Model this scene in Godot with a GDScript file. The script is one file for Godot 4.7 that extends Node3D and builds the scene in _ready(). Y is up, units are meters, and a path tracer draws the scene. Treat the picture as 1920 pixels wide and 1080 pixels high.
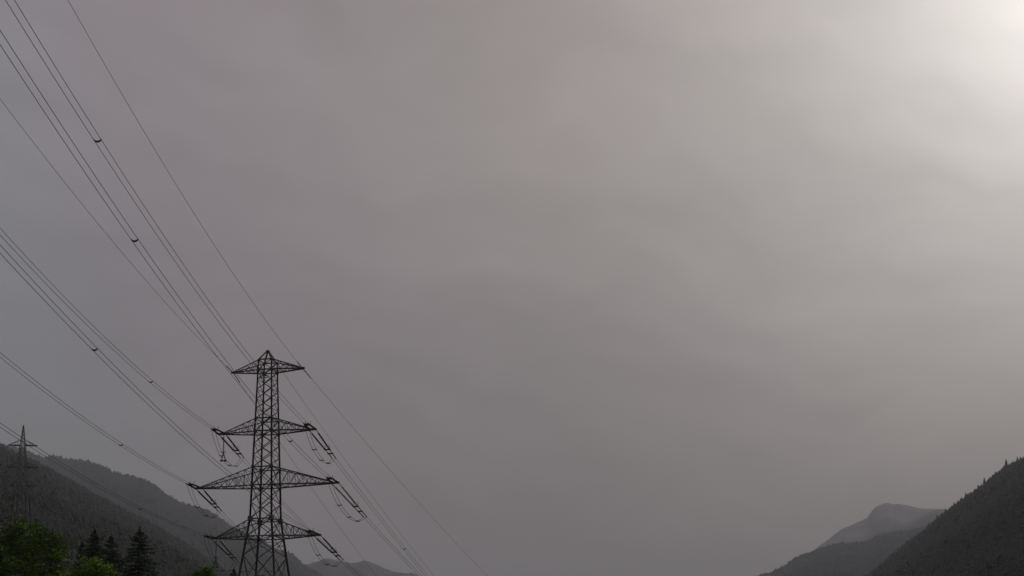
extends Node3D

# ---------------------------------------------------------------- lens: turns a pixel of the photograph into a direction
const FOCAL := 2000.0          # pixels of a 1920 x 1080 picture
const HORIZON := 1300.0        # row of the horizon, below the frame (the lens is shifted upwards)
const PITCH := 0.06283         # 3.6 degrees
const EYE := 5.0               # camera height above the valley floor

var rng := RandomNumberGenerator.new()
var M := {}
var angle_iron: ArrayMesh
var taken := {}

func centre_row() -> float:
	return HORIZON - FOCAL * tan(PITCH)

# the point on a pixel's ray at a forward distance z (metres), y above the ground
func at(u: float, v: float, z: float) -> Vector3:
	var xc := (u - 960.0) / FOCAL
	var yc := (centre_row() - v) / FOCAL
	var up := yc * cos(PITCH) + sin(PITCH)
	var fw := cos(PITCH) - yc * sin(PITCH)
	return Vector3(xc * z / fw, EYE + up * z / fw, -z)

# ---------------------------------------------------------------- set-up
func _ready() -> void:
	rng.seed = 20240
	var cam := Camera3D.new()
	cam.name = "camera"
	cam.projection = Camera3D.PROJECTION_FRUSTUM
	cam.near = 0.1
	cam.far = 40000.0
	cam.size = 0.1 * 1080.0 / FOCAL
	cam.frustum_offset = Vector2(0.0, 0.1 * (centre_row() - 540.0) / FOCAL)
	cam.position = Vector3(0, EYE, 0)
	cam.rotation.x = PITCH
	add_child(cam)
	cam.current = true

	var sun_dir := (at(2075, -40, 100.0) - Vector3(0, EYE, 0)).normalized()
	var env := Environment.new()
	env.background_mode = Environment.BG_SKY
	env.sky = Sky.new()
	env.sky.sky_material = overcast_sky(sun_dir)
	env.tonemap_mode = Environment.TONE_MAPPER_LINEAR
	env.tonemap_exposure = 1.0
	env.fog_enabled = true
	env.fog_density = 0.00012
	env.fog_light_color = Color(0.955, 0.945, 0.995)
	env.sdfgi_enabled = true
	env.ssao_enabled = true
	env.ssil_enabled = true
	var we := WorldEnvironment.new()
	we.name = "environment"
	we.environment = env
	add_child(we)

	var sun := DirectionalLight3D.new()
	sun.name = "sun"
	sun.light_energy = 0.3
	sun.light_angular_distance = 12.0
	sun.light_color = Color(1.0, 0.965, 0.91)
	sun.shadow_enabled = true
	add_child(sun)
	sun.look_at_from_position(sun_dir * 100.0, Vector3.ZERO, Vector3.UP)

	materials()
	angle_iron = make_angle_iron()
	build_ground()
	build_mountains()
	build_main_tower()
	build_far_tower()
	build_trees()

# an even haze of cloud, brighter round the veiled sun, a little darker towards the horizon
func overcast_sky(sun_dir: Vector3) -> PanoramaSkyMaterial:
	var w := 1536
	var h := 768
	var broad := FastNoiseLite.new()
	broad.seed = 11
	broad.frequency = 1.7
	broad.fractal_octaves = 4
	var fine := FastNoiseLite.new()
	fine.seed = 5
	fine.frequency = 4.5
	fine.fractal_octaves = 4
	var sun_el := asin(sun_dir.y)
	var sun_az := atan2(sun_dir.x, -sun_dir.z)
	var data := PackedFloat32Array()
	data.resize(w * h * 3)
	var n := 0
	for j in h:
		var el := PI / 2.0 - (j + 0.5) / h * PI
		var ce := cos(el)
		var se := sin(el)
		var lift := smoothstep(0.02, 0.58, el)
		for i in w:
			var az := (i + 0.5) / w * TAU
			var d := Vector3(ce * sin(az), se, -ce * cos(az))
			var mu := rad_to_deg(acos(clampf(d.dot(sun_dir), -1.0, 1.0)))
			# veils lie in flat, slightly tilted sheets
			var q := Vector3(d.x, d.y * 2.6 + d.x * 0.35, d.z)
			var veil := 0.0
			if el > -0.1:
				veil = broad.get_noise_3dv(q) * 0.13
				var bend := broad.get_noise_3dv(d * 1.7 + Vector3(9, 0, 0)) * 0.35
				var wisp := fine.get_noise_3dv(Vector3(d.x * 0.75, d.y * 4.6 + d.x * 0.5 + bend, d.z * 0.75))
				veil += wisp * 0.085 + fine.get_noise_3dv(q * 2.3) * 0.04
			# the thin part of the cloud reaches further down than sideways
			var wide := sqrt(pow(rad_to_deg(wrapf(az - sun_az, -PI, PI)), 2.0) + pow(rad_to_deg(el - sun_el) * 0.6, 2.0))
			var glow := 1.3 * exp(-mu / 7.6) + 0.20 * exp(-wide / 21.0)
			var base := lerpf(0.188, 0.262, lift)
			var l := (base * (1.0 + veil) + glow * (1.0 + veil))
			var warm := clampf(glow / (base + glow), 0.0, 1.0)
			var cool := smoothstep(42.0, 58.0, mu)
			var beige := 1.0 - smoothstep(24.0, 50.0, mu)
			data[n] = l * lerpf(1.035, 0.95, cool)
			data[n + 1] = l * lerpf(lerpf(0.908, 0.995, warm), 1.03, cool)
			data[n + 2] = l * lerpf(lerpf(1.0, lerpf(0.885, 0.925, warm), beige), 1.10, cool) * lerpf(1.0, 0.90, 1.0 - smoothstep(0.0, 0.38, el))
			n += 3
	var im := Image.create_from_data(w, h, false, Image.FORMAT_RGBF, data.to_byte_array())
	var s := PanoramaSkyMaterial.new()
	s.panorama = ImageTexture.create_from_image(im)
	return s

# ---------------------------------------------------------------- materials (linear base colours)
func mat(name_: String, c: Color, rough := 0.9, metal := 0.0) -> StandardMaterial3D:
	var m := StandardMaterial3D.new()
	m.resource_name = name_
	m.albedo_color = c.linear_to_srgb()
	m.roughness = rough
	m.metallic = metal
	M[name_] = m
	return m

func mottled(name_: String, a: Color, b: Color, freq: float, metres: float, rough := 0.9) -> StandardMaterial3D:
	var m := mat(name_, Color.WHITE, rough)
	var nz := FastNoiseLite.new()
	nz.seed = name_.length() * 7 + 3
	nz.frequency = freq
	nz.fractal_octaves = 5
	var t := NoiseTexture2D.new()
	t.width = 512
	t.height = 512
	t.seamless = true
	t.noise = nz
	var g := Gradient.new()
	g.set_color(0, a.linear_to_srgb())
	g.set_color(1, b.linear_to_srgb())
	g.set_offset(0, 0.25)
	g.set_offset(1, 0.75)
	t.color_ramp = g
	m.albedo_color = Color.WHITE
	m.albedo_texture = t
	m.uv1_triplanar = true
	m.uv1_world_triplanar = true
	m.uv1_scale = Vector3.ONE / metres
	return m

func leafy(name_: String, c: Color, back: Color) -> StandardMaterial3D:
	var m := mat(name_, c, 0.75)
	m.vertex_color_use_as_albedo = true
	m.albedo_color = Color.WHITE
	m.backlight_enabled = true
	m.backlight = back.linear_to_srgb()
	m.cull_mode = BaseMaterial3D.CULL_DISABLED
	return m

func materials() -> void:
	mottled("steel", Color(0.045, 0.042, 0.036), Color(0.085, 0.078, 0.066), 0.02, 3.0, 0.65)
	mat("wire", Color(0.055, 0.053, 0.052), 0.6)
	mat("porcelain", Color(0.035, 0.024, 0.02), 0.3)
	mat("fitting", Color(0.05, 0.048, 0.046), 0.6)
	mottled("meadow", Color(0.035, 0.055, 0.02), Color(0.07, 0.085, 0.035), 0.012, 60.0)
	mottled("forest_floor", Color(0.02, 0.025, 0.015), Color(0.034, 0.040, 0.024), 0.012, 350.0)
	mottled("far_slope", Color(0.022, 0.026, 0.018), Color(0.045, 0.047, 0.034), 0.01, 900.0)
	var c := mat("conifers", Color.WHITE, 0.9)
	c.vertex_color_use_as_albedo = true
	mottled("bark", Color(0.035, 0.026, 0.02), Color(0.07, 0.055, 0.043), 0.03, 1.0)
	leafy("needles", Color(0.02, 0.03, 0.015), Color(0.006, 0.010, 0.004))
	leafy("leaves", Color(0.05, 0.09, 0.02), Color(0.17, 0.27, 0.004))

# ---------------------------------------------------------------- helpers
func numbered(called: String) -> String:
	taken[called] = taken.get(called, -1) + 1
	return called if taken[called] == 0 else "%s_%03d" % [called, taken[called]]

func thing(called: String, where: Vector3, label: String, category: String, group := "") -> Node3D:
	var o := Node3D.new()
	o.name = numbered(called)
	add_child(o)
	o.position = where
	tag(o, label, category, group)
	return o

func tag(o: Node, label: String, category: String, group := "") -> void:
	o.set_meta("label", label)
	o.set_meta("category", category)
	if group != "":
		o.set_meta("group", group)

func part(called: String, mesh: Mesh, m: Material, parent: Node3D, xf := Transform3D()) -> MeshInstance3D:
	var o := MeshInstance3D.new()
	o.name = called
	o.mesh = mesh
	o.material_override = null
	o.set_surface_override_material(0, m)
	o.transform = xf
	parent.add_child(o, true)
	return o

func node(called: String, parent: Node3D) -> Node3D:
	var o := Node3D.new()
	o.name = called
	parent.add_child(o, true)
	return o

func frame_along(a: Vector3, b: Vector3) -> Basis:
	var z := (b - a).normalized()
	var up := Vector3.UP if absf(z.y) < 0.95 else Vector3.RIGHT
	var x := up.cross(z).normalized()
	return Basis(x, z.cross(x), z)

# an L-shaped steel angle, one metre long along z, legs one metre wide (scaled where used)
func make_angle_iron() -> ArrayMesh:
	var sec := [Vector2(-0.5, -0.5), Vector2(0.5, -0.5), Vector2(0.5, -0.28), Vector2(-0.28, -0.28), Vector2(-0.28, 0.5), Vector2(-0.5, 0.5)]
	var st := SurfaceTool.new()
	st.begin(Mesh.PRIMITIVE_TRIANGLES)
	for i in 6:
		var p: Vector2 = sec[i]
		var q: Vector2 = sec[(i + 1) % 6]
		var a := Vector3(p.x, p.y, 0)
		var b := Vector3(q.x, q.y, 0)
		var c := Vector3(q.x, q.y, 1)
		var d := Vector3(p.x, p.y, 1)
		for v in [a, c, b, a, d, c]:
			st.add_vertex(v)
	for e in [0.0, 1.0]:
		for t in [[0, 1, 2], [0, 2, 3], [0, 3, 4], [0, 4, 5]]:
			var o: Array = t if e == 0.0 else [t[0], t[2], t[1]]
			for k in o:
				st.add_vertex(Vector3(sec[k].x, sec[k].y, e))
	st.generate_normals()
	return st.commit()

func member(called: String, a: Vector3, b: Vector3, w: float, m: Material, parent: Node3D) -> MeshInstance3D:
	var f := frame_along(a, b)
	return part(called, angle_iron, m, parent, Transform3D(Basis(f.x * w, f.y * w, f.z * a.distance_to(b)), a))

func add_tube(st: SurfaceTool, pts: Array, rads: Array, sides := 6) -> void:
	var rings := []
	for i in pts.size():
		var p: Vector3 = pts[i]
		var p0: Vector3 = pts[maxi(i - 1, 0)]
		var p1: Vector3 = pts[mini(i + 1, pts.size() - 1)]
		var f := frame_along(p0, p1)
		var ring := []
		for k in sides:
			var a := TAU * k / sides
			ring.append(p + (f.x * cos(a) + f.y * sin(a)) * float(rads[i]))
		rings.append(ring)
	for i in rings.size() - 1:
		for k in sides:
			var k2 := (k + 1) % sides
			for v in [rings[i][k], rings[i][k2], rings[i + 1][k2], rings[i][k], rings[i + 1][k2], rings[i + 1][k]]:
				st.add_vertex(v)
	for e in [0, rings.size() - 1]:
		for k in range(1, sides - 1):
			var tri := [rings[e][0], rings[e][k + 1], rings[e][k]] if e == 0 else [rings[e][0], rings[e][k], rings[e][k + 1]]
			for v in tri:
				st.add_vertex(v)

func tube(pts: Array, r: float, sides := 6) -> ArrayMesh:
	var st := SurfaceTool.new()
	st.begin(Mesh.PRIMITIVE_TRIANGLES)
	st.set_smooth_group(0)
	var rads := []
	for p in pts:
		rads.append(r)
	add_tube(st, pts, rads, sides)
	st.generate_normals()
	return st.commit()

func box(size: Vector3) -> BoxMesh:
	var b := BoxMesh.new()
	b.size = size
	return b

# ---------------------------------------------------------------- ground and mountains
func build_ground() -> void:
	var st := SurfaceTool.new()
	st.begin(Mesh.PRIMITIVE_TRIANGLES)
	var n := 60
	var r := 13000.0
	for i in n:
		for j in n:
			var c := []
			for k in [[0, 0], [1, 0], [1, 1], [0, 1]]:
				c.append(Vector3(-r + 2 * r * (i + k[0]) / n, 0.0, 2000.0 - (r + 2000.0) * (j + k[1]) / n))
			for k in [0, 2, 1, 0, 3, 2]:
				st.add_vertex(c[k])
	st.generate_normals()
	var g := part("ground", st.commit(), M.meadow, self)
	g.set_meta("kind", "structure")

# One mountain: its crest line stands at "dist" metres; the near side falls to a foot "foot" metres away, the far side
# falls behind. sky: crest in picture rows, continued past the frame.
class Ridge:
	var xs := []
	var ys := []
	var dist := 1000.0
	var turn := 0.0       # metres the crest recedes per 100 pixels to the right
	var foot := 300.0
	var power := 1.1
	var rough := 0.05
	var noise: FastNoiseLite
	var scene: Node3D

	func crest(u: float) -> Vector3:
		var v: float = ys[0]
		for i in xs.size() - 1:
			if u >= xs[i]:
				v = lerpf(ys[i], ys[i + 1], clampf((u - xs[i]) / (xs[i + 1] - xs[i]), 0.0, 1.0))
		var z: float = dist + turn * (u - float(xs[0])) / 100.0
		if rough >= 0.1:
			v += noise.get_noise_2d(u * dist * 0.0009, 50.0) * 2.2 + noise.get_noise_2d(u * dist * 0.006, 90.0) * 2.0
		return scene.at(u, v, z)

	# s: 0 at the foot, 1 on the crest, up to 2 at the far foot
	func point(u: float, s: float) -> Vector3:
		var c := crest(u)
		var flat := Vector2(c.x, c.z)
		var d := flat.length()
		var dir := flat / d
		var p: Vector2
		var h: float
		if s <= 1.0:
			p = dir * lerpf(minf(foot, d * 0.8), d, s)
			h = c.y * pow(s, power)
		else:
			p = dir * (d + (s - 1.0) * maxf(c.y, 1.0) * 1.7)
			h = c.y * (1.0 - (s - 1.0))
		var k := clampf(1.0 - absf(s - 1.0), 0.0, 1.0)
		var amp := c.y * rough * k * (1.0 - pow(k, 3.0)) * 2.0
		h += amp * noise.get_noise_2d(p.x, p.y)
		return Vector3(p.x, maxf(h, -2.0), p.y)

func ridge(called: String, crest: Array, dist: float, turn: float, foot: float, power: float, rough: float, m: Material, seed_: int) -> Ridge:
	var r := Ridge.new()
	for c in crest:
		r.xs.append(float(c[0]))
		r.ys.append(float(c[1]))
	r.dist = dist
	r.turn = turn
	r.foot = foot
	r.power = power
	r.rough = rough
	r.scene = self
	r.noise = FastNoiseLite.new()
	r.noise.seed = seed_
	r.noise.frequency = (3.0 if rough < 0.1 else 7.0) / dist
	r.noise.fractal_octaves = 5
	var cols := int((r.xs[-1] - r.xs[0]) / 6.0)
	var rows := 64
	var st := SurfaceTool.new()
	st.begin(Mesh.PRIMITIVE_TRIANGLES)
	for i in cols + 1:
		var u := lerpf(r.xs[0], r.xs[-1], float(i) / cols)
		for j in rows + 1:
			st.add_vertex(r.point(u, 2.0 * j / rows))
	for i in cols:
		for j in rows:
			var a := i * (rows + 1) + j
			var b := a + rows + 1
			for k in [a, a + 1, b + 1, a, b + 1, b]:
				st.add_index(k)
	st.generate_normals()
	var o := part(called, st.commit(), m, self)
	o.set_meta("kind", "structure")
	return r

# low-poly conifer for woods seen from more than a kilometre away
func wood_conifer(seed_: int) -> ArrayMesh:
	var g := RandomNumberGenerator.new()
	g.seed = seed_
	var st := SurfaceTool.new()
	st.begin(Mesh.PRIMITIVE_TRIANGLES)
	var tone := g.randf_range(0.8, 1.25)
	var col := Color(0.020 * tone, 0.026 * tone, 0.016 * tone)
	st.set_color(col)
	var tiers := 4
	for t in tiers:
		var y0 := 0.10 + 0.72 * t / tiers
		var y1 := minf(1.0, y0 + 0.42)
		var r := 0.20 * (1.0 - float(t) / (tiers + 0.6))
		var top := Vector3(g.randf_range(-0.01, 0.01), y1, g.randf_range(-0.01, 0.01))
		var ring := []
		for k in 7:
			var a := TAU * k / 7.0 + t
			var rr := r * g.randf_range(0.65, 1.25)
			ring.append(Vector3(cos(a) * rr, y0 + g.randf_range(-0.05, 0.05), sin(a) * rr))
		for k in 7:
			for v in [top, ring[k], ring[(k + 1) % 7]]:
				st.add_vertex(v)
	st.generate_normals()
	return st.commit()

func wood_broadleaf(seed_: int) -> ArrayMesh:
	var g := RandomNumberGenerator.new()
	g.seed = seed_
	var st := SurfaceTool.new()
	st.begin(Mesh.PRIMITIVE_TRIANGLES)
	st.set_color(Color(0.030, 0.040, 0.018))
	for t in 46:
		var d := Vector3(g.randfn(), g.randfn() * 0.9, g.randfn()).normalized()
		var c := Vector3(0, 0.55, 0) + d * Vector3(0.27, 0.36, 0.27) * g.randf_range(0.75, 1.1)
		var x := d.cross(Vector3(g.randfn(), g.randfn(), g.randfn())).normalized() * 0.15
		var y := d.cross(x).normalized() * 0.15
		for v in [c + x, c - x * 0.5 + y, c - x * 0.5 - y]:
			st.add_vertex(v)
	st.generate_normals()
	return st.commit()

func wood(called: String, r: Ridge, label: String, count: int, u0: float, u1: float, nearest: float, h0: float, h1: float, broad := 0.2, seed_ := 1) -> void:
	var g := RandomNumberGenerator.new()
	g.seed = seed_
	var o := node(called, self)
	tag(o, label, "forest")
	o.set_meta("kind", "stuff")
	var kinds := [wood_conifer(3), wood_conifer(8), wood_conifer(15), wood_broadleaf(4)]
	var lists := [[], [], [], []]
	var made := 0
	var tries := 0
	while made < count and tries < count * 6:
		tries += 1
		var u := g.randf_range(u0, u1)
		var s := sqrt(g.randf()) * 1.06
		var p := r.point(u, s)
		var far := Vector2(p.x, p.z).length()
		if far < nearest or p.y < 3.0:
			continue
		made += 1
		var k := 3 if g.randf() < broad else g.randi() % 3
		var h := g.randf_range(h0, h1) * (1.6 if g.randf() < 0.09 else 1.0) * (0.75 if k == 3 else 1.0)
		h *= clampf(far / 1800.0, 0.25, 1.0)
		var wd := h * g.randf_range(1.3, 2.1)
		lists[k].append(Transform3D(Basis(Vector3.UP, g.randf() * TAU).scaled(Vector3(wd, h, wd)), p - Vector3(0, 0.6, 0)))
	for k in 4:
		var mm := MultiMesh.new()
		mm.transform_format = MultiMesh.TRANSFORM_3D
		mm.mesh = kinds[k]
		mm.instance_count = lists[k].size()
		for i in lists[k].size():
			mm.set_instance_transform(i, lists[k][i])
		var mi := MultiMeshInstance3D.new()
		mi.name = "broadleaf_trees" if k == 3 else "conifers"
		mi.multimesh = mm
		mi.material_override = M.conifers
		mi.set_meta("kind", "stuff")
		o.add_child(mi, true)

func build_mountains() -> void:
	# valley side on the left, with the second mast on it
	var l1 := ridge("wooded_hillside", [[-900, 560], [-500, 660], [-200, 768], [-60, 812], [0, 840], [14, 848], [28, 855], [50, 867], [83, 882], [122, 905], [167, 932], [236, 969], [278, 988], [340, 1024], [430, 1084], [520, 1150], [640, 1240], [720, 1296]], 2000, 14, 165, 1.05, 0.05, M.forest_floor, 3)
	var l2 := ridge("wooded_mountain", [[-700, 700], [-300, 770], [-60, 825], [45, 846], [83, 863], [94, 857], [120, 864], [145, 866], [170, 870], [190, 876], [210, 888], [235, 894], [262, 900], [290, 912], [310, 930], [340, 946], [385, 958], [405, 968], [425, 986], [440, 993], [480, 1012], [503, 1024], [517, 1033], [542, 1040], [554, 1048], [566, 1060], [584, 1071], [600, 1080], [680, 1130], [800, 1200], [960, 1292]], 4400, 40, 1100, 1.2, 0.07, M.far_slope, 9)
	ridge("distant_mountain", [[250, 1010], [400, 1040], [480, 1068], [540, 1066], [567, 1060], [591, 1054], [608, 1047], [625, 1048], [648, 1054], [668, 1054], [682, 1051], [701, 1057], [720, 1065], [744, 1073], [763, 1074], [775, 1074], [800, 1088], [900, 1150], [1050, 1230], [1180, 1296]], 6700, 0, 3600, 1.2, 0.16, M.far_slope, 21)
	# valley side on the right
	var r1 := ridge("wooded_spur", [[1330, 1296], [1420, 1230], [1520, 1160], [1580, 1118], [1630, 1087], [1690, 1037], [1730, 1008], [1780, 964], [1830, 930], [1880, 890], [1920, 868], [2050, 780], [2300, 640], [2700, 460], [3100, 330]], 2300, -28, 300, 1.1, 0.06, M.forest_floor, 33)
	var r2 := ridge("wooded_foothill", [[1180, 1296], [1300, 1180], [1400, 1090], [1440, 1080], [1473, 1064], [1490, 1050], [1520, 1040], [1545, 1030], [1571, 1023], [1590, 1023], [1625, 1020], [1650, 1008], [1675, 1002], [1700, 1000], [1760, 985], [1900, 960], [2200, 900], [2600, 900]], 4700, 80, 1400, 1.15, 0.07, M.far_slope, 41)
	ridge("bare_shoulder", [[1450, 1180], [1540, 1070], [1599, 1023], [1655, 989], [1712, 975], [1754, 955], [1779, 954], [1850, 935], [2000, 900], [2300, 900]], 5800, 16, 3100, 1.15, 0.25, M.far_slope, 52)
	ridge("domed_summit", [[1200, 1260], [1300, 1190], [1400, 1110], [1450, 1080], [1500, 1048], [1520, 1036], [1548, 1014], [1577, 993], [1600, 982], [1627, 970], [1634, 959], [1641, 951], [1652, 946], [1664, 943], [1675, 945], [1686, 944], [1705, 948], [1731, 953], [1790, 955], [1900, 985], [2100, 1000], [2400, 1010]], 9200, 0, 4800, 1.2, 0.13, M.far_slope, 60)
	wood("hillside_forest", l1, "dark forest covering the hazy hillside behind the small pylon", 110000, -150, 480, 260, 5.5, 11, 0.35, 5)
	wood("spur_forest", r1, "dark conifer forest covering the steep spur facing the big pylon", 110000, 1500, 2040, 330, 6, 12, 0.25, 6)
	wood("mountain_forest", l2, "bluish forest on the mountain behind the hillside forest", 50000, -60, 620, 2500, 9, 17, 0.3, 7)
	wood("foothill_forest", r2, "grey forest on the foothill below the domed summit", 40000, 1400, 1800, 2600, 9, 17, 0.3, 8)
	# single conifers that stand up from the crest of the spur
	var g := RandomNumberGenerator.new()
	g.seed = 77
	for a in [[1887, 19], [1899, 13], [1866, 14], [1846, 17], [1834, 15], [1811, 16], [1789, 14], [1773, 15], [1757, 15], [1741, 16], [1722, 14], [1699, 15], [1908, 15], [1877, 12], [1857, 13], [1823, 12], [1801, 13], [1781, 12], [1749, 12], [1731, 13], [1711, 13], [1684, 14], [1667, 12], [1651, 13]]:
		var p := r1.point(a[0], 1.0)
		var t := thing("crest_conifer", p - Vector3(0, 0.8, 0), "small dark conifer standing up from the crest of the spur", "tree", "conifers on the crest of the spur")
		var hh: float = float(a[1]) * 1.9 - 6.0
		part("crown", wood_conifer(100 + int(a[0])), M.conifers, t, Transform3D(Basis().scaled(Vector3(hh * 1.2, hh, hh * 1.2)), Vector3.ZERO))
		part("trunk", tube([Vector3(0, -1, 0), Vector3(0, hh * 0.5, 0)], 0.22), M.bark, t)

	hillside = l1

var hillside: Ridge

# ---------------------------------------------------------------- the big mast
const MAST := Vector3(-27.4855, 0, -118.0)
const ARM_TURN := 0.19722    # 11.3 degrees, the end away from the spruces comes towards the camera
const LEVELS := [[42.34, 0.77], [41.18, 0.80], [35.64, 0.96], [34.18, 1.0], [30.13, 1.12], [28.08, 1.17], [24.3, 1.27], [0.0, 4.25]]
# [lower chord, upper chord, half length, lattice bays]
const ARMS := [[41.18, 42.34, 4.17, 4], [34.18, 35.64, 5.40, 5], [28.08, 30.13, 8.13, 7], [22.32, 24.3, 6.10, 6]]

func half_width(h: float) -> float:
	for i in LEVELS.size() - 1:
		if h >= LEVELS[i + 1][0]:
			return lerpf(LEVELS[i + 1][1], LEVELS[i][1], clampf((h - LEVELS[i + 1][0]) / (LEVELS[i][0] - LEVELS[i + 1][0]), 0.0, 1.0))
	return 4.25

func corner(k: int, h: float) -> Vector3:
	var w := half_width(h)
	return Vector3([w, w, -w, -w][k], h, [w, -w, -w, w][k])

func arm_point(level: int, along: float, down := 0.0, across := 0.0) -> Vector3:
	var p := Vector3(along, ARMS[level][0] + 0.08 - down, across)
	return MAST + p.rotated(Vector3.UP, -ARM_TURN)

func cross_arm(t: Node3D, level: int, s: float) -> void:
	var a: Array = ARMS[level]
	var n: int = a[3]
	var o := node("cross_arm", t)
	var m: Material = M.steel
	var lo: float = a[0]
	var hi: float = a[1]
	var tip := Vector3(s * a[2], lo + 0.08, 0)
	var low := []
	var top := []
	for e in [1.0, -1.0]:
		var b0 := Vector3(s * half_width(lo), lo, e * half_width(lo))
		var t0 := Vector3(s * half_width(hi), hi, e * half_width(hi))
		var end := tip + Vector3(0, 0, e * 0.12)
		var tend := end + Vector3(-s * 0.25, 0.14, 0)
		low.append([b0, end])
		top.append([t0, tend])
		member("chord", b0, end, 0.135, m, o)
		member("chord", t0, tend, 0.11, m, o)
	var bw := 0.05
	for e in 2:
		var zig := 0
		for i in n:
			var f0 := float(i) / n
			var f1 := float(i + 1) / n
			var l0: Vector3 = low[e][0].lerp(low[e][1], f0)
			var l1: Vector3 = low[e][0].lerp(low[e][1], f1)
			var t0: Vector3 = top[e][0].lerp(top[e][1], f0)
			var t1: Vector3 = top[e][0].lerp(top[e][1], f1)
			if i < n - 1:
				member("brace", t0 if zig == 0 else l0, l1 if zig == 0 else t1, bw, m, o)
				if level >= 2 or i < 2:
					member("brace", l0 if zig == 0 else t0, t1 if zig == 0 else l1, bw * 0.8, m, o)
				member("post", l1, t1, bw * 0.8, m, o)
			zig = 1 - zig
	for i in n:
		var f0 := float(i) / n
		var f1 := float(i + 1) / n
		var p0: Vector3 = low[i % 2][0].lerp(low[i % 2][1], f0)
		var p1: Vector3 = low[1 - i % 2][0].lerp(low[1 - i % 2][1], f1)
		member("brace", p0, p1, bw, m, o)
		if i > 0 and i < n:
			member("tie", low[0][0].lerp(low[0][1], f0), low[1][0].lerp(low[1][1], f0), bw, m, o)
			if i < n - 1:
				member("tie", top[0][0].lerp(top[0][1], f0), top[1][0].lerp(top[1][1], f0), bw, m, o)
	# the blunt end from which the strings hang
	var beam := part("tip_beam", box(Vector3(1.0 if level > 0 else 0.45, 0.2, 0.26)), m, o)
	beam.position = tip + Vector3(0.0, 0.02, 0)

func build_main_tower() -> void:
	var t := thing("lattice_pylon", MAST, "tall dark steel lattice pylon with four pairs of crossarms", "pylon")
	t.rotation.y = -ARM_TURN
	var m: Material = M.steel
	var apex := Vector3(0, 43.5, 0)
	for k in 4:
		var st := SurfaceTool.new()
		st.begin(Mesh.PRIMITIVE_TRIANGLES)
		for seg in [[0.0, 24.3, 0.2], [24.3, 35.0, 0.165], [35.0, 42.4, 0.135]]:
			var a := corner(k, seg[0])
			var b := corner(k, seg[1])
			var f := frame_along(a, b)
			st.append_from(angle_iron, 0, Transform3D(Basis(f.x * float(seg[2]), f.y * float(seg[2]), f.z * a.distance_to(b)), a))
		part("leg", st.commit(), m, t)
		member("peak_rafter", corner(k, 42.34), apex + (corner(k, 42.34) - Vector3(0, 42.34, 0)) * 0.08, 0.15, m, t)
		var foot := part("footing", box(Vector3(1.1, 1.2, 1.1)), M.concrete if M.has("concrete") else mat("concrete", Color(0.25, 0.24, 0.22)), t)
		foot.position = corner(k, 0.0) + Vector3(0, 0.1, 0)
	var cap := part("peak_plate", box(Vector3(0.34, 0.22, 0.34)), m, t)
	cap.position = apex - Vector3(0, 0.06, 0)
	# bracing of the four faces
	var rows := [[41.18, 42.34, 1], [35.64, 41.18, 5], [34.18, 35.64, 1], [30.13, 34.18, 3], [28.08, 30.13, 1], [24.3, 28.08, 2], [22.32, 24.3, 1], [20.2, 22.32, 1], [15.2, 20.2, 1], [8.6, 15.2, 1], [0.3, 8.6, 1]]
	for r in rows:
		for i in int(r[2]):
			var h0 := lerpf(r[0], r[1], float(i) / r[2])
			var h1 := lerpf(r[0], r[1], float(i + 1) / r[2])
			var w := 0.072 if h0 > 30.0 else (0.088 if h0 > 20.0 else 0.105)
			for k in 4:
				var k2 := (k + 1) % 4
				member("brace", corner(k, h0), corner(k2, h1), w, m, t)
				member("brace", corner(k2, h0), corner(k, h1), w * 0.9, m, t)
				if h1 <= 22.4:
					# short redundants between crossing and leg
					var hm := lerpf(h0, h1, 0.62)
					var mid := (corner(k, hm) + corner(k2, hm)) * 0.5
					member("strut", corner(k, hm).lerp(mid, 0.0), corner(k, hm).lerp(corner(k2, hm), 0.30), 0.06, m, t)
					member("strut", corner(k2, hm), corner(k2, hm).lerp(corner(k, hm), 0.30), 0.06, m, t)
	for h in [42.34, 41.18, 35.64, 34.18, 30.13, 28.08, 24.3, 22.32]:
		for k in 4:
			member("girt", corner(k, h), corner((k + 1) % 4, h), 0.13, m, t)
		member("plan_brace", corner(0, h), corner(2, h), 0.08, m, t)
	for h in [24.3, 26.0, 28.08, 30.13, 34.18, 41.18, 22.32]:
		for k in 4:
			var big := 0.42 if h == 24.3 else (0.2 if h == 26.0 else 0.27)
			var gp := part("gusset_plate", box(Vector3(big, big * 1.3, big)), m, t)
			gp.position = corner(k, h) * Vector3(0.985, 1, 0.985)
	# climbing bolts and the number plate platform seen inside the neck
	for i in 3:
		member("rung", corner(3, 40.6 - i * 0.25).lerp(corner(0, 40.6), 0.1), corner(0, 40.6 - i * 0.25).lerp(corner(3, 40.6), 0.25), 0.06, m, t)
	for level in 4:
		cross_arm(t, level, -1.0)
		cross_arm(t, level, 1.0)
	build_lines()

# ---------------------------------------------------------------- wires
# a hanging wire from p0 to p1 with that sag, t from 0 to past 1 (it goes on beyond the frame)
func hang(p0: Vector3, p1: Vector3, sag: float, t: float) -> Vector3:
	return p0.lerp(p1, t) - Vector3(0, 4.0 * sag * t * (1.0 - t), 0)

func wire_points(p0: Vector3, p1: Vector3, sag: float, t0: float, t1: float, side := 0.0, n := 70) -> Array:
	var across := (p1 - p0).cross(Vector3.UP).normalized() * side
	var out := []
	for i in n + 1:
		out.append(hang(p0, p1, sag, lerpf(t0, t1, float(i) / n)) + across)
	return out

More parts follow.
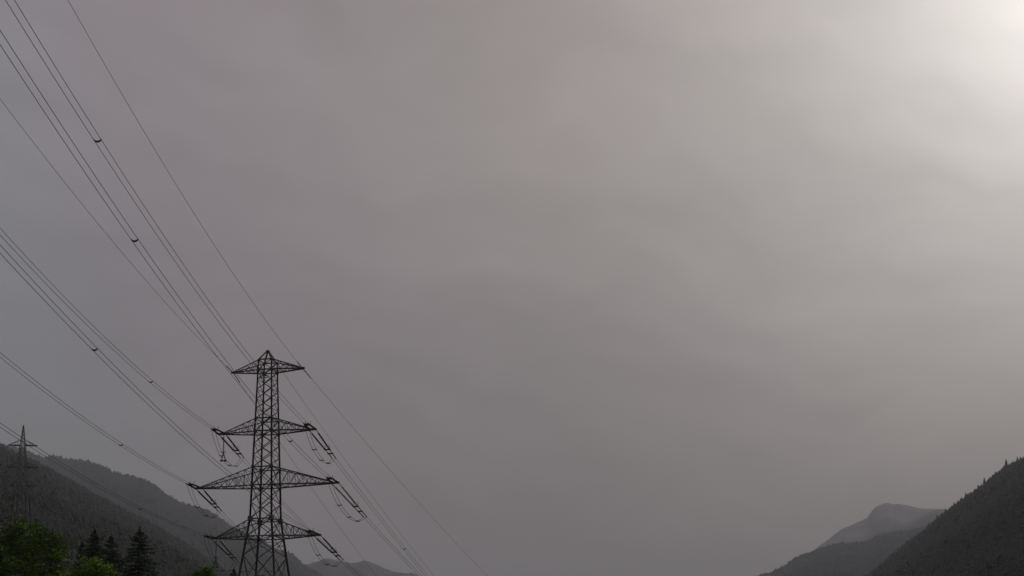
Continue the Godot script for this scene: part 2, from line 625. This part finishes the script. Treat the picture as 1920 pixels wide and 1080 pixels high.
func spacer_mesh(half: float) -> ArrayMesh:
	var pts := []
	var rads := []
	for i in 11:
		var f := i / 10.0 * 2.0 - 1.0
		pts.append(Vector3(f * half, -0.14 * (1.0 - f * f) + 0.02, 0))
		rads.append(0.03 + 0.026 * (1.0 - f * f))
	var st := SurfaceTool.new()
	st.begin(Mesh.PRIMITIVE_TRIANGLES)
	st.set_smooth_group(0)
	add_tube(st, pts, rads, 6)
	st.generate_normals()
	return st.commit()

# the t at which a wire crosses a picture column (spacers are placed where the photograph shows them)
func t_of_column(p0: Vector3, p1: Vector3, sag: float, u: float) -> float:
	var best := 0.5
	var err := 1e9
	for i in 400:
		var t := i / 400.0 * 1.2
		var p := hang(p0, p1, sag, t) - Vector3(0, EYE, 0)
		var zc := p.y * sin(PITCH) - p.z * cos(PITCH)
		var e := absf(960.0 + FOCAL * p.x / zc - u)
		if zc > 1.0 and e < err:
			err = e
			best = t
	return best

var string_mesh: ArrayMesh

# a string of cap-and-pin discs, one metre long along z
func make_string() -> ArrayMesh:
	var st := SurfaceTool.new()
	st.begin(Mesh.PRIMITIVE_TRIANGLES)
	st.set_smooth_group(0)
	var pts := []
	var rads := []
	var n := 17
	for i in n:
		var z := float(i) / n
		for q in [[0.0, 0.05], [0.25, 0.055], [0.45, 0.115], [0.62, 0.11], [0.70, 0.05]]:
			pts.append(Vector3(0, 0, z + q[0] / n))
			rads.append(q[1])
	pts.append(Vector3(0, 0, 1))
	rads.append(0.045)
	add_tube(st, pts, rads, 8)
	st.generate_normals()
	return st.commit()

# a double tension string from a crossarm's end along its wire
func tension_set(p0: Vector3, p1: Vector3, sag: float, arm_dir: Vector3, length: float, label: String, group: String) -> Node3D:
	var span := p0.distance_to(p1)
	var t_end := length / span
	var e := hang(p0, p1, sag, t_end)
	var o := thing("insulator_set", p0, label, "insulator", group)
	var dir := (e - p0)
	var side := dir.cross(Vector3.UP).normalized()
	if side.dot(arm_dir) < 0:
		side = -side
	var y_at := [0.0, 0.12, 0.68, 0.82, 1.0]
	for s in [-1.0, 1.0]:
		var a: Vector3 = arm_dir * s * 0.40
		var q := []
		for f in y_at:
			var half: float = lerpf(0.42, 0.27, clampf(f / 0.68, 0.0, 1.0)) if f < 0.7 else lerpf(0.25, 0.22, (f - 0.7) / 0.3)
			var w: Vector3 = arm_dir.lerp(side, f).normalized() * s * half
			q.append(dir * float(f) + w)
		part("link", tube([a, q[1]], 0.045), M.fitting, o)
		var fr := frame_along(q[1], q[2])
		part("disc_string", string_mesh, M.porcelain, o, Transform3D(Basis(fr.x, fr.y, fr.z * q[1].distance_to(q[2])), q[1]))
		part("turnbuckle", tube([q[2], q[3]], 0.05), M.fitting, o)
		part("dead_end_clamp", tube([q[3], q[4]], 0.06), M.fitting, o)
		part("arcing_horn", tube([q[2], q[2] + Vector3(0, 0.35, 0), q[2] + Vector3(0, 0.42, 0) - dir.normalized() * 0.25], 0.028), M.fitting, o)
	for f in [0.68, 0.82]:
		var half := 0.40 if f < 0.7 else 0.34
		part("yoke_plate", tube([dir * float(f) - side * half, dir * float(f) + side * half], 0.085), M.fitting, o)
	return o

func build_lines() -> void:
	string_mesh = make_string()
	var arm_dir := Vector3(1, 0, 0).rotated(Vector3.UP, -ARM_TURN)
	var level_name := ["topmost", "second", "widest", "lowest"]
	# [x, height above the eye, sag, spacers, metres forward] of a point each wire passes through
	var near := {"1L": [-39.14, 46.24, 1.35, [], 68.9], "1R": [-28.27, 45.35, 1.90, [], 52.8],
		"2L": [-35.10, 31.60, 1.15, [283], 71.3], "2R": [-24.70, 34.05, 1.73, [183.5], 50.4],
		"3L": [-38.65, 25.69, 0.87, [227], 76.6], "3R": [-24.30, 31.56, 2.21, [252, 545], 45.1],
		"4L": [-35.33, 18.48, 0.85, [262], 72.6], "4R": [-30.34, 27.80, 2.21, [176], 49.0]}
	var far := {"1L": [-19.70, 15.44, 0.99, [], 190.0], "1R": [2.28, 14.35, 0.90, [], 190.0],
		"2L": [-24.5, 19.1, 1.05, [], 175.0], "2R": [-1.0, 4.6, 0.9, [758], 190.0],
		"3L": [-24.92, 7.20, 1.0, [], 190.0], "3R": [1.0, 3.6, 0.95, [], 150.0],
		"4L": [-22.76, 2.04, 1.0, [], 175.0], "4R": [-4.5, 2.2, 0.98, [], 165.0]}
	var sp := spacer_mesh(0.24)
	for level in 4:
		for s in [-1.0, 1.0]:
			var key := "%d%s" % [level + 1, "L" if s < 0 else "R"]
			var tip := arm_point(level, s * float(ARMS[level][2]))
			var half: String = "%s end of the %s crossarm" % ["the spruce side" if s < 0 else "the open sky", level_name[level]]
			var n: Array = near[key]
			var f: Array = far[key]
			var pn := Vector3(n[0], EYE + n[1], -float(n[4]))
			var pf := Vector3(f[0], EYE + f[1], -float(f[4]))
			if level == 0:
				for e in [[pn, n, "climbing steeply from", 0.7], [pf, f, "falling away from", 0.14]]:
					var w := thing("ground_wire", tip, "thin single wire %s %s" % [e[2], half], "wire", "single wires on top")
					var span: float = tip.distance_to(e[0])
					var t0 := 0.9 / span
					var pts := []
					for p in wire_points(tip, e[0], e[1][2], t0, 1.0 + e[3]):
						pts.append(p - tip)
					part("strand", tube(pts, 0.017), M.wire, w)
					part("clamp", tube([Vector3(0, -0.02, 0), pts[0], pts[1] * 0.8 + pts[0] * 0.2], 0.055), M.fitting, w)
				continue
			var length := 5.9
			var near_length := 3.3
			tension_set(tip, pn, n[2], arm_dir, near_length, "double disc string rising from %s" % half, "tension strings")
			tension_set(tip, pf, f[2], arm_dir, length, "slanting double disc string below %s" % half, "tension strings")
			for e in [[pn, n, "climbing from", 0.7, near_length], [pf, f, "falling away from", 0.14, length]]:
				var span: float = tip.distance_to(e[0])
				var b := thing("conductor_bundle", tip, "pair of parallel wires %s %s" % [e[2], half], "power line", "twin wires")
				for side in [-0.22, 0.22]:
					var pts := []
					for p in wire_points(tip, e[0], e[1][2], float(e[4]) / span, 1.0 + e[3], side):
						pts.append(p - tip)
					part("conductor", tube(pts, 0.019), M.wire, b)
				for u in e[1][3]:
					var tt := t_of_column(tip, e[0], e[1][2], u)
					var c := hang(tip, e[0], e[1][2], tt)
					var across: Vector3 = (e[0] - tip).cross(Vector3.UP).normalized()
					var d: Vector3 = (e[0] - tip).normalized()
					part("spacer", sp, M.fitting, b, Transform3D(Basis(across, Vector3.UP, d), c - tip))
			# jumper under the arm
			var a := hang(tip, pn, n[2], near_length * 0.98 / tip.distance_to(pn))
			var z := hang(tip, pf, f[2], length * 0.98 / tip.distance_to(pf))
			var depth := 2.3 if s < 0 and level != 2 else 1.9
			var j := thing("jumper_loop", tip, "slack twin wire loop hanging under %s" % half, "wire", "jumper loops")
			var side_dir := (z - a).cross(Vector3.UP).normalized()
			for q in [-0.2, 0.2]:
				var pts := []
				for i in 33:
					var tt := i / 32.0
					pts.append(a.lerp(z, tt) - tip - Vector3(0, depth * (1.0 - pow(absf(2.0 * tt - 1.0), 2.4)), 0) + side_dir * q)
				part("conductor", tube(pts, 0.023), M.wire, j)
			for tt in [0.3, 0.56, 0.8]:
				var c: Vector3 = a.lerp(z, tt) - tip - Vector3(0, depth * (1.0 - pow(absf(2.0 * tt - 1.0), 2.4)) + 0.02, 0)
				part("spacer", tube([c - side_dir * 0.28, c - Vector3(0, 0.06, 0), c + side_dir * 0.28], 0.055), M.fitting, j)
			if s < 0 and level != 2:
				var tt := 0.42
				var c: Vector3 = a.lerp(z, tt) - Vector3(0, depth * (1.0 - pow(absf(2.0 * tt - 1.0), 2.4)), 0)
				pilot(tip + arm_dir * 0.2, c.y, half)
	# third single wire, from the very top
	var apex := MAST + Vector3(0, 43.5, 0)
	var w := thing("ground_wire", apex, "thin single wire falling from the pylon's very peak", "wire", "single wires on top")
	var pts := []
	for p in wire_points(apex, Vector3(-9.5, EYE + 15.69, -190.0), 0.94, 0.005, 1.14):
		pts.append(p - apex)
	part("strand", tube(pts, 0.017), M.wire, w)
	part("clamp", tube([Vector3.ZERO, pts[0] * 0.5 + pts[1] * 0.5], 0.05), M.fitting, w)

# an upright string that steadies a jumper, with weights below
func pilot(top: Vector3, jumper_y: float, half: String) -> void:
	var o := thing("pilot_insulator", top, "thin upright string holding the loop under %s" % half, "insulator", "upright strings")
	var drop := top.y - jumper_y
	var b := Vector3(0, -drop * 0.70, 0)
	part("link", tube([Vector3.ZERO, Vector3(0, -0.4, 0)], 0.04), M.fitting, o)
	var fr := frame_along(Vector3(0, -0.4, 0), b)
	part("disc_string", string_mesh, M.porcelain, o, Transform3D(Basis(fr.x * 0.75, fr.y * 0.75, fr.z * (drop * 0.70 - 0.4)), Vector3(0, -0.4, 0)))
	part("arcing_ring", tube([b + Vector3(-0.28, 0, 0), b + Vector3(0.28, 0, 0)], 0.045), M.fitting, o)
	for s in [-1.0, 1.0]:
		part("hanger", tube([b, b + Vector3(0.1 * s, -0.45, 0), Vector3(0.2 * s, -drop, 0)], 0.05), M.fitting, o)
		var wt := part("weight", box(Vector3(0.3, 0.14, 0.3)), M.fitting, o)
		wt.position = Vector3(0.2 * s, -drop - 0.12, 0)

# ---------------------------------------------------------------- the small mast on the hillside
func build_far_tower() -> void:
	var z := 500.0
	var apex := at(44, 797, z)
	var m: Material = M.steel
	# stand it on the slope
	var g := apex.y - 60.0
	var best := 1e9
	for i in 120:
		for j in 40:
			var p := hillside.point(-30.0 + j * 3.0, 0.05 + i * 0.003)
			var e := Vector2(p.x - apex.x, p.z - apex.z).length()
			if e < best:
				best = e
				g = p.y
	var t := thing("small_lattice_pylon", Vector3(apex.x, g - 0.6, -z), "small grey lattice pylon on the hillside, slender spire on top", "pylon")
	t.rotation.y = 0.12
	var top := apex.y - g + 0.6
	var y1 := at(44, 835, z).y - g + 0.6
	var y2 := at(44, 876, z).y - g + 0.6
	var y3 := at(44, 911, z).y - g + 0.6
	var width := func(h: float) -> float:
		if h > y1:
			return lerpf(1.0, 0.12, (h - y1) / (top - y1))
		return lerpf(3.9, 1.0, h / y1)
	var co := func(k: int, h: float) -> Vector3:
		var w: float = width.call(h)
		return Vector3([w, w, -w, -w][k], h, [w, -w, -w, w][k])
	for k in 4:
		var st := SurfaceTool.new()
		st.begin(Mesh.PRIMITIVE_TRIANGLES)
		for seg in [[0.0, y1, 0.25], [y1, top, 0.15]]:
			var a: Vector3 = co.call(k, seg[0])
			var b: Vector3 = co.call(k, seg[1])
			var f := frame_along(a, b)
			st.append_from(angle_iron, 0, Transform3D(Basis(f.x * float(seg[2]), f.y * float(seg[2]), f.z * a.distance_to(b)), a))
		part("leg", st.commit(), m, t)
	var h := 0.0
	while h < top - 1.5:
		var step: float = maxf(1.6, width.call(h) * 1.5)
		var h1 := minf(h + step, top - 0.5)
		for k in 4:
			member("brace", co.call(k, h), co.call((k + 1) % 4, h1), 0.14, m, t)
			member("brace", co.call((k + 1) % 4, h), co.call(k, h1), 0.14, m, t)
		h = h1
	for a in [[y1, 6.6], [y2, 7.6], [y3, 5.6]]:
		for s in [-1.0, 1.0]:
			var o := node("cross_arm", t)
			var w: float = width.call(a[0])
			var tip := Vector3(s * a[1], a[0], 0)
			for e in [-1.0, 1.0]:
				member("chord", Vector3(s * w, a[0], e * w), tip, 0.42, m, o)
				member("chord", Vector3(s * w, a[0] + 2.6, e * w * 0.8), tip, 0.2, m, o)
			for i in 4:
				var f := (i + 1) / 5.0
				member("post", Vector3(s * w, a[0], w).lerp(tip, f), Vector3(s * w, a[0] + 2.6, w * 0.8).lerp(tip, f), 0.13, m, o)

# ---------------------------------------------------------------- trees
func spruce(u: float, v: float, z: float, spread: float, seed_: int, label: String, open := 1.0) -> void:
	var g := RandomNumberGenerator.new()
	g.seed = seed_
	var top := at(u, v, z)
	var height := top.y
	var t := thing("spruce", Vector3(top.x, 0, top.z), label, "tree", "spruces by the pylon")
	var lean := Vector3(g.randf_range(-0.15, 0.15), 0, g.randf_range(-0.15, 0.15))
	var tp := []
	var tr := []
	for i in 9:
		var f := i / 8.0
		tp.append(lean * f * f + Vector3(0, height * f - 0.3 * (1.0 - f), 0))
		tr.append(lerpf(0.26, 0.012, pow(f, 0.85)))
	var st := SurfaceTool.new()
	st.begin(Mesh.PRIMITIVE_TRIANGLES)
	st.set_smooth_group(0)
	add_tube(st, tp, tr, 8)
	st.generate_normals()
	part("trunk", st.commit(), M.bark, t)
	var verts := PackedVector3Array()
	var norms := PackedVector3Array()
	var cols := PackedColorArray()
	var d := 0.12
	while d < height * 0.9:
		var reach := spread * 0.92 * pow(d, 0.92) * (1.0 if d < 7.0 else pow(7.0 / d, 0.55))
		var n := 5 if d < 0.8 else (8 if d < 3.0 else 10)
		var turn := g.randf() * TAU
		for k in n:
			if d > 0.8 and g.randf() < 0.13:
				continue
			var a := turn + TAU * (k + g.randf_range(-0.3, 0.3)) / n
			var len := reach * g.randf_range(0.6, 1.15)
			var out := Vector3(cos(a), 0, sin(a))
			var y0 := height - d - g.randf_range(0.0, 0.18)
			var rise := 0.35 if d < 1.2 else (0.05 if d < 3.0 else -0.12)
			var droop := g.randf_range(0.10, 0.24)
			var tone := g.randf_range(0.65, 1.35)
			var c := Color(0.024 * tone, 0.048 * tone, 0.012 * tone)
			var steps := maxi(5, int(len / 0.085))
			var across := out.cross(Vector3.UP)
			for i in steps:
				var f := (i + 0.6) / steps
				var x := f * len
				var y := rise * x - droop * len * f * f * 1.3 + 0.16 * len * pow(f, 4.0)
				var p := lean + out * x + Vector3(0, y0 + y, 0)
				# side sprays, shorter at the tip, hanging a little
				for s in [-1.0, 1.0]:
					var sl := (0.10 + 0.34 * len * 0.5 * sin(PI * clampf(f * 0.85 + 0.12, 0.0, 1.0))) * g.randf_range(0.5, 1.2)
					sl = minf(sl, 0.62)
					var tipv: Vector3 = p + across * s * sl + out * sl * 0.55 - Vector3(0, sl * g.randf_range(0.05, 0.35), 0)
					var wv := (out * 0.05 + Vector3(0, 0.02 * g.randf_range(-1, 1), 0))
					blade(verts, norms, cols, p - wv, p + wv, tipv, c)
					if g.randf() < 0.55:
						var mid := p.lerp(tipv, g.randf_range(0.2, 0.8))
						blade(verts, norms, cols, mid - wv * 0.8, mid + wv * 0.8, mid + Vector3(g.randf_range(-0.05, 0.05), -g.randf_range(0.06, 0.20), g.randf_range(-0.05, 0.05)), c)
				# needles along the branch itself
				var w2 := Vector3(0, 0.035, 0)
				blade(verts, norms, cols, p - w2, p + w2, p + out * (len / steps * 1.9) + Vector3(0, g.randf_range(-0.03, 0.03), 0), c)
		d += g.randf_range(0.16, 0.30) * (0.8 + 0.05 * d) * (open if d > 0.6 else 1.0)
	# leader
	for i in 26:
		var yy := height - g.randf() * 0.75
		var a := g.randf() * TAU
		var p := lean + Vector3(0, yy, 0)
		blade(verts, norms, cols, p - Vector3(0, 0.04, 0), p + Vector3(0, 0.04, 0), p + Vector3(cos(a) * 0.13, 0.10, sin(a) * 0.13), Color(0.017, 0.027, 0.013))
	part("crown", soup(verts, norms, cols), M.needles, t)

func blade(verts: PackedVector3Array, norms: PackedVector3Array, cols: PackedColorArray, a: Vector3, b: Vector3, c: Vector3, col: Color) -> void:
	var n := (c - a).cross(b - a).normalized()
	verts.append(a)
	verts.append(b)
	verts.append(c)
	for i in 3:
		norms.append(n)
		cols.append(col)

func soup(verts: PackedVector3Array, norms: PackedVector3Array, cols: PackedColorArray) -> ArrayMesh:
	var arr := []
	arr.resize(Mesh.ARRAY_MAX)
	arr[Mesh.ARRAY_VERTEX] = verts
	arr[Mesh.ARRAY_NORMAL] = norms
	arr[Mesh.ARRAY_COLOR] = cols
	var m := ArrayMesh.new()
	m.add_surface_from_arrays(Mesh.PRIMITIVE_TRIANGLES, arr)
	return m

# lobes: [dx, dy from the ground, dz, radius]
func broadleaf(called: String, base: Vector3, lobes: Array, leaves: int, seed_: int, tint: Color, label: String) -> void:
	var g := RandomNumberGenerator.new()
	g.seed = seed_
	var t := thing(called, base, label, "tree", "broadleaf trees by the spruces")
	var fork := Vector3(0, 5.0, 0)
	var st := SurfaceTool.new()
	st.begin(Mesh.PRIMITIVE_TRIANGLES)
	st.set_smooth_group(0)
	add_tube(st, [Vector3(0, -0.3, 0), Vector3(0.05, 2.5, 0), fork], [0.28, 0.22, 0.17], 8)
	st.generate_normals()
	part("trunk", st.commit(), M.bark, t)
	var verts := PackedVector3Array()
	var norms := PackedVector3Array()
	var cols := PackedColorArray()
	for l in lobes:
		var c := Vector3(l[0], l[1], l[2])
		var limb := SurfaceTool.new()
		limb.begin(Mesh.PRIMITIVE_TRIANGLES)
		limb.set_smooth_group(0)
		add_tube(limb, [fork - Vector3(0, 0.6, 0), fork.lerp(c, 0.5) + Vector3(0, 0.3, 0), c], [0.11, 0.07, 0.025], 6)
		limb.generate_normals()
		part("limb", limb.commit(), M.bark, t)
		var n := int(leaves * l[3] * l[3])
		var clumps := []
		for i in int(16 * l[3] * l[3]) + 10:
			var d := Vector3(g.randfn(), g.randfn(), g.randfn()).normalized()
			clumps.append([c + d * l[3] * Vector3(1, 0.95, 1) * pow(g.randf_range(0.25, 1.0), 0.45), g.randf_range(0.16, 0.40), g.randf_range(0.45, 1.5)])
		for i in n:
			var q: Array = clumps[g.randi() % clumps.size()]
			var p: Vector3 = q[0] + Vector3(g.randfn(), g.randfn() * 0.8, g.randfn()) * q[1]
			var x := Vector3(g.randfn(), g.randfn() * 0.5, g.randfn()).normalized() * g.randf_range(0.08, 0.14)
			var y := x.cross(Vector3(g.randfn(), 0.6 + g.randfn(), g.randfn())).normalized() * g.randf_range(0.045, 0.075)
			var k: float = q[2] * g.randf_range(0.8, 1.2)
			var col := Color(tint.r * k, tint.g * k, tint.b * k)
			blade(verts, norms, cols, p - x, p + y, p + x, col)
			blade(verts, norms, cols, p - x, p + x, p - y, col)
	part("crown", soup(verts, norms, cols), M.leaves, t)

func build_trees() -> void:
	spruce(181, 991, 92, 0.64, 101, "slim dark spruce, the taller of the two overlapping ones")
	spruce(205, 1002, 89, 0.68, 102, "dark spruce overlapping a slightly taller spruce")
	spruce(156, 1016, 97, 0.50, 103, "small spruce peeping out beside the two overlapping spruces", 1.3)
	spruce(260, 988, 84, 0.70, 104, "free standing spruce with open layered branches", 1.3)
	spruce(441, 1064, 104, 0.50, 105, "little spruce tip just beside the big pylon's legs")
	spruce(66, 973, 93, 0.40, 106, "dark spruce tip rising out of the big green tree")
	spruce(97, 991, 95, 0.42, 107, "dark spruce behind the big green tree, next to the gap")
	var b := at(35, 1300, 78)
	b.y = 0
	broadleaf("broadleaf_tree", b, [[0.3, 16.4, 0, 1.55], [-1.7, 15.1, 0.4, 1.6], [2.4, 15.6, 0.2, 0.95], [-0.3, 12.8, 0.3, 2.6], [2.2, 12.9, -0.2, 1.6], [-3.2, 12.5, 0, 2.4], [0.3, 9.6, 0, 2.9]], 1300, 31, Color(0.09, 0.14, 0.005), "large fresh green broadleaf tree below the small pylon")
	b = at(160, 1300, 74)
	b.y = 0
	broadleaf("broadleaf_tree", b, [[0.25, 13.2, 0, 1.1], [-0.75, 12.4, 0.2, 1.1], [0.6, 11.6, 0, 1.3], [-0.4, 10.2, 0, 1.9]], 1500, 32, Color(0.12, 0.18, 0.006), "bright green bushy tree in front of the overlapping spruces")
	b = at(381, 1300, 96)
	b.y = 0
	broadleaf("broadleaf_tree", b, [[-0.1, 15.8, 0, 0.75], [-0.6, 15.0, 0, 0.9], [0.6, 14.9, 0, 0.8], [0, 13.4, 0, 1.7]], 1500, 33, Color(0.10, 0.17, 0.006), "small green treetop under the lowest crossarm of the big pylon")
	b = at(275, 1300, 76)
	b.y = 0
	broadleaf("broadleaf_tree", b, [[0.0, 12.6, 0, 0.5], [-0.5, 11.8, 0, 0.9], [0.3, 10.8, 0, 1.4]], 1500, 34, Color(0.085, 0.15, 0.006), "low green bush top at the foot of the layered spruce")
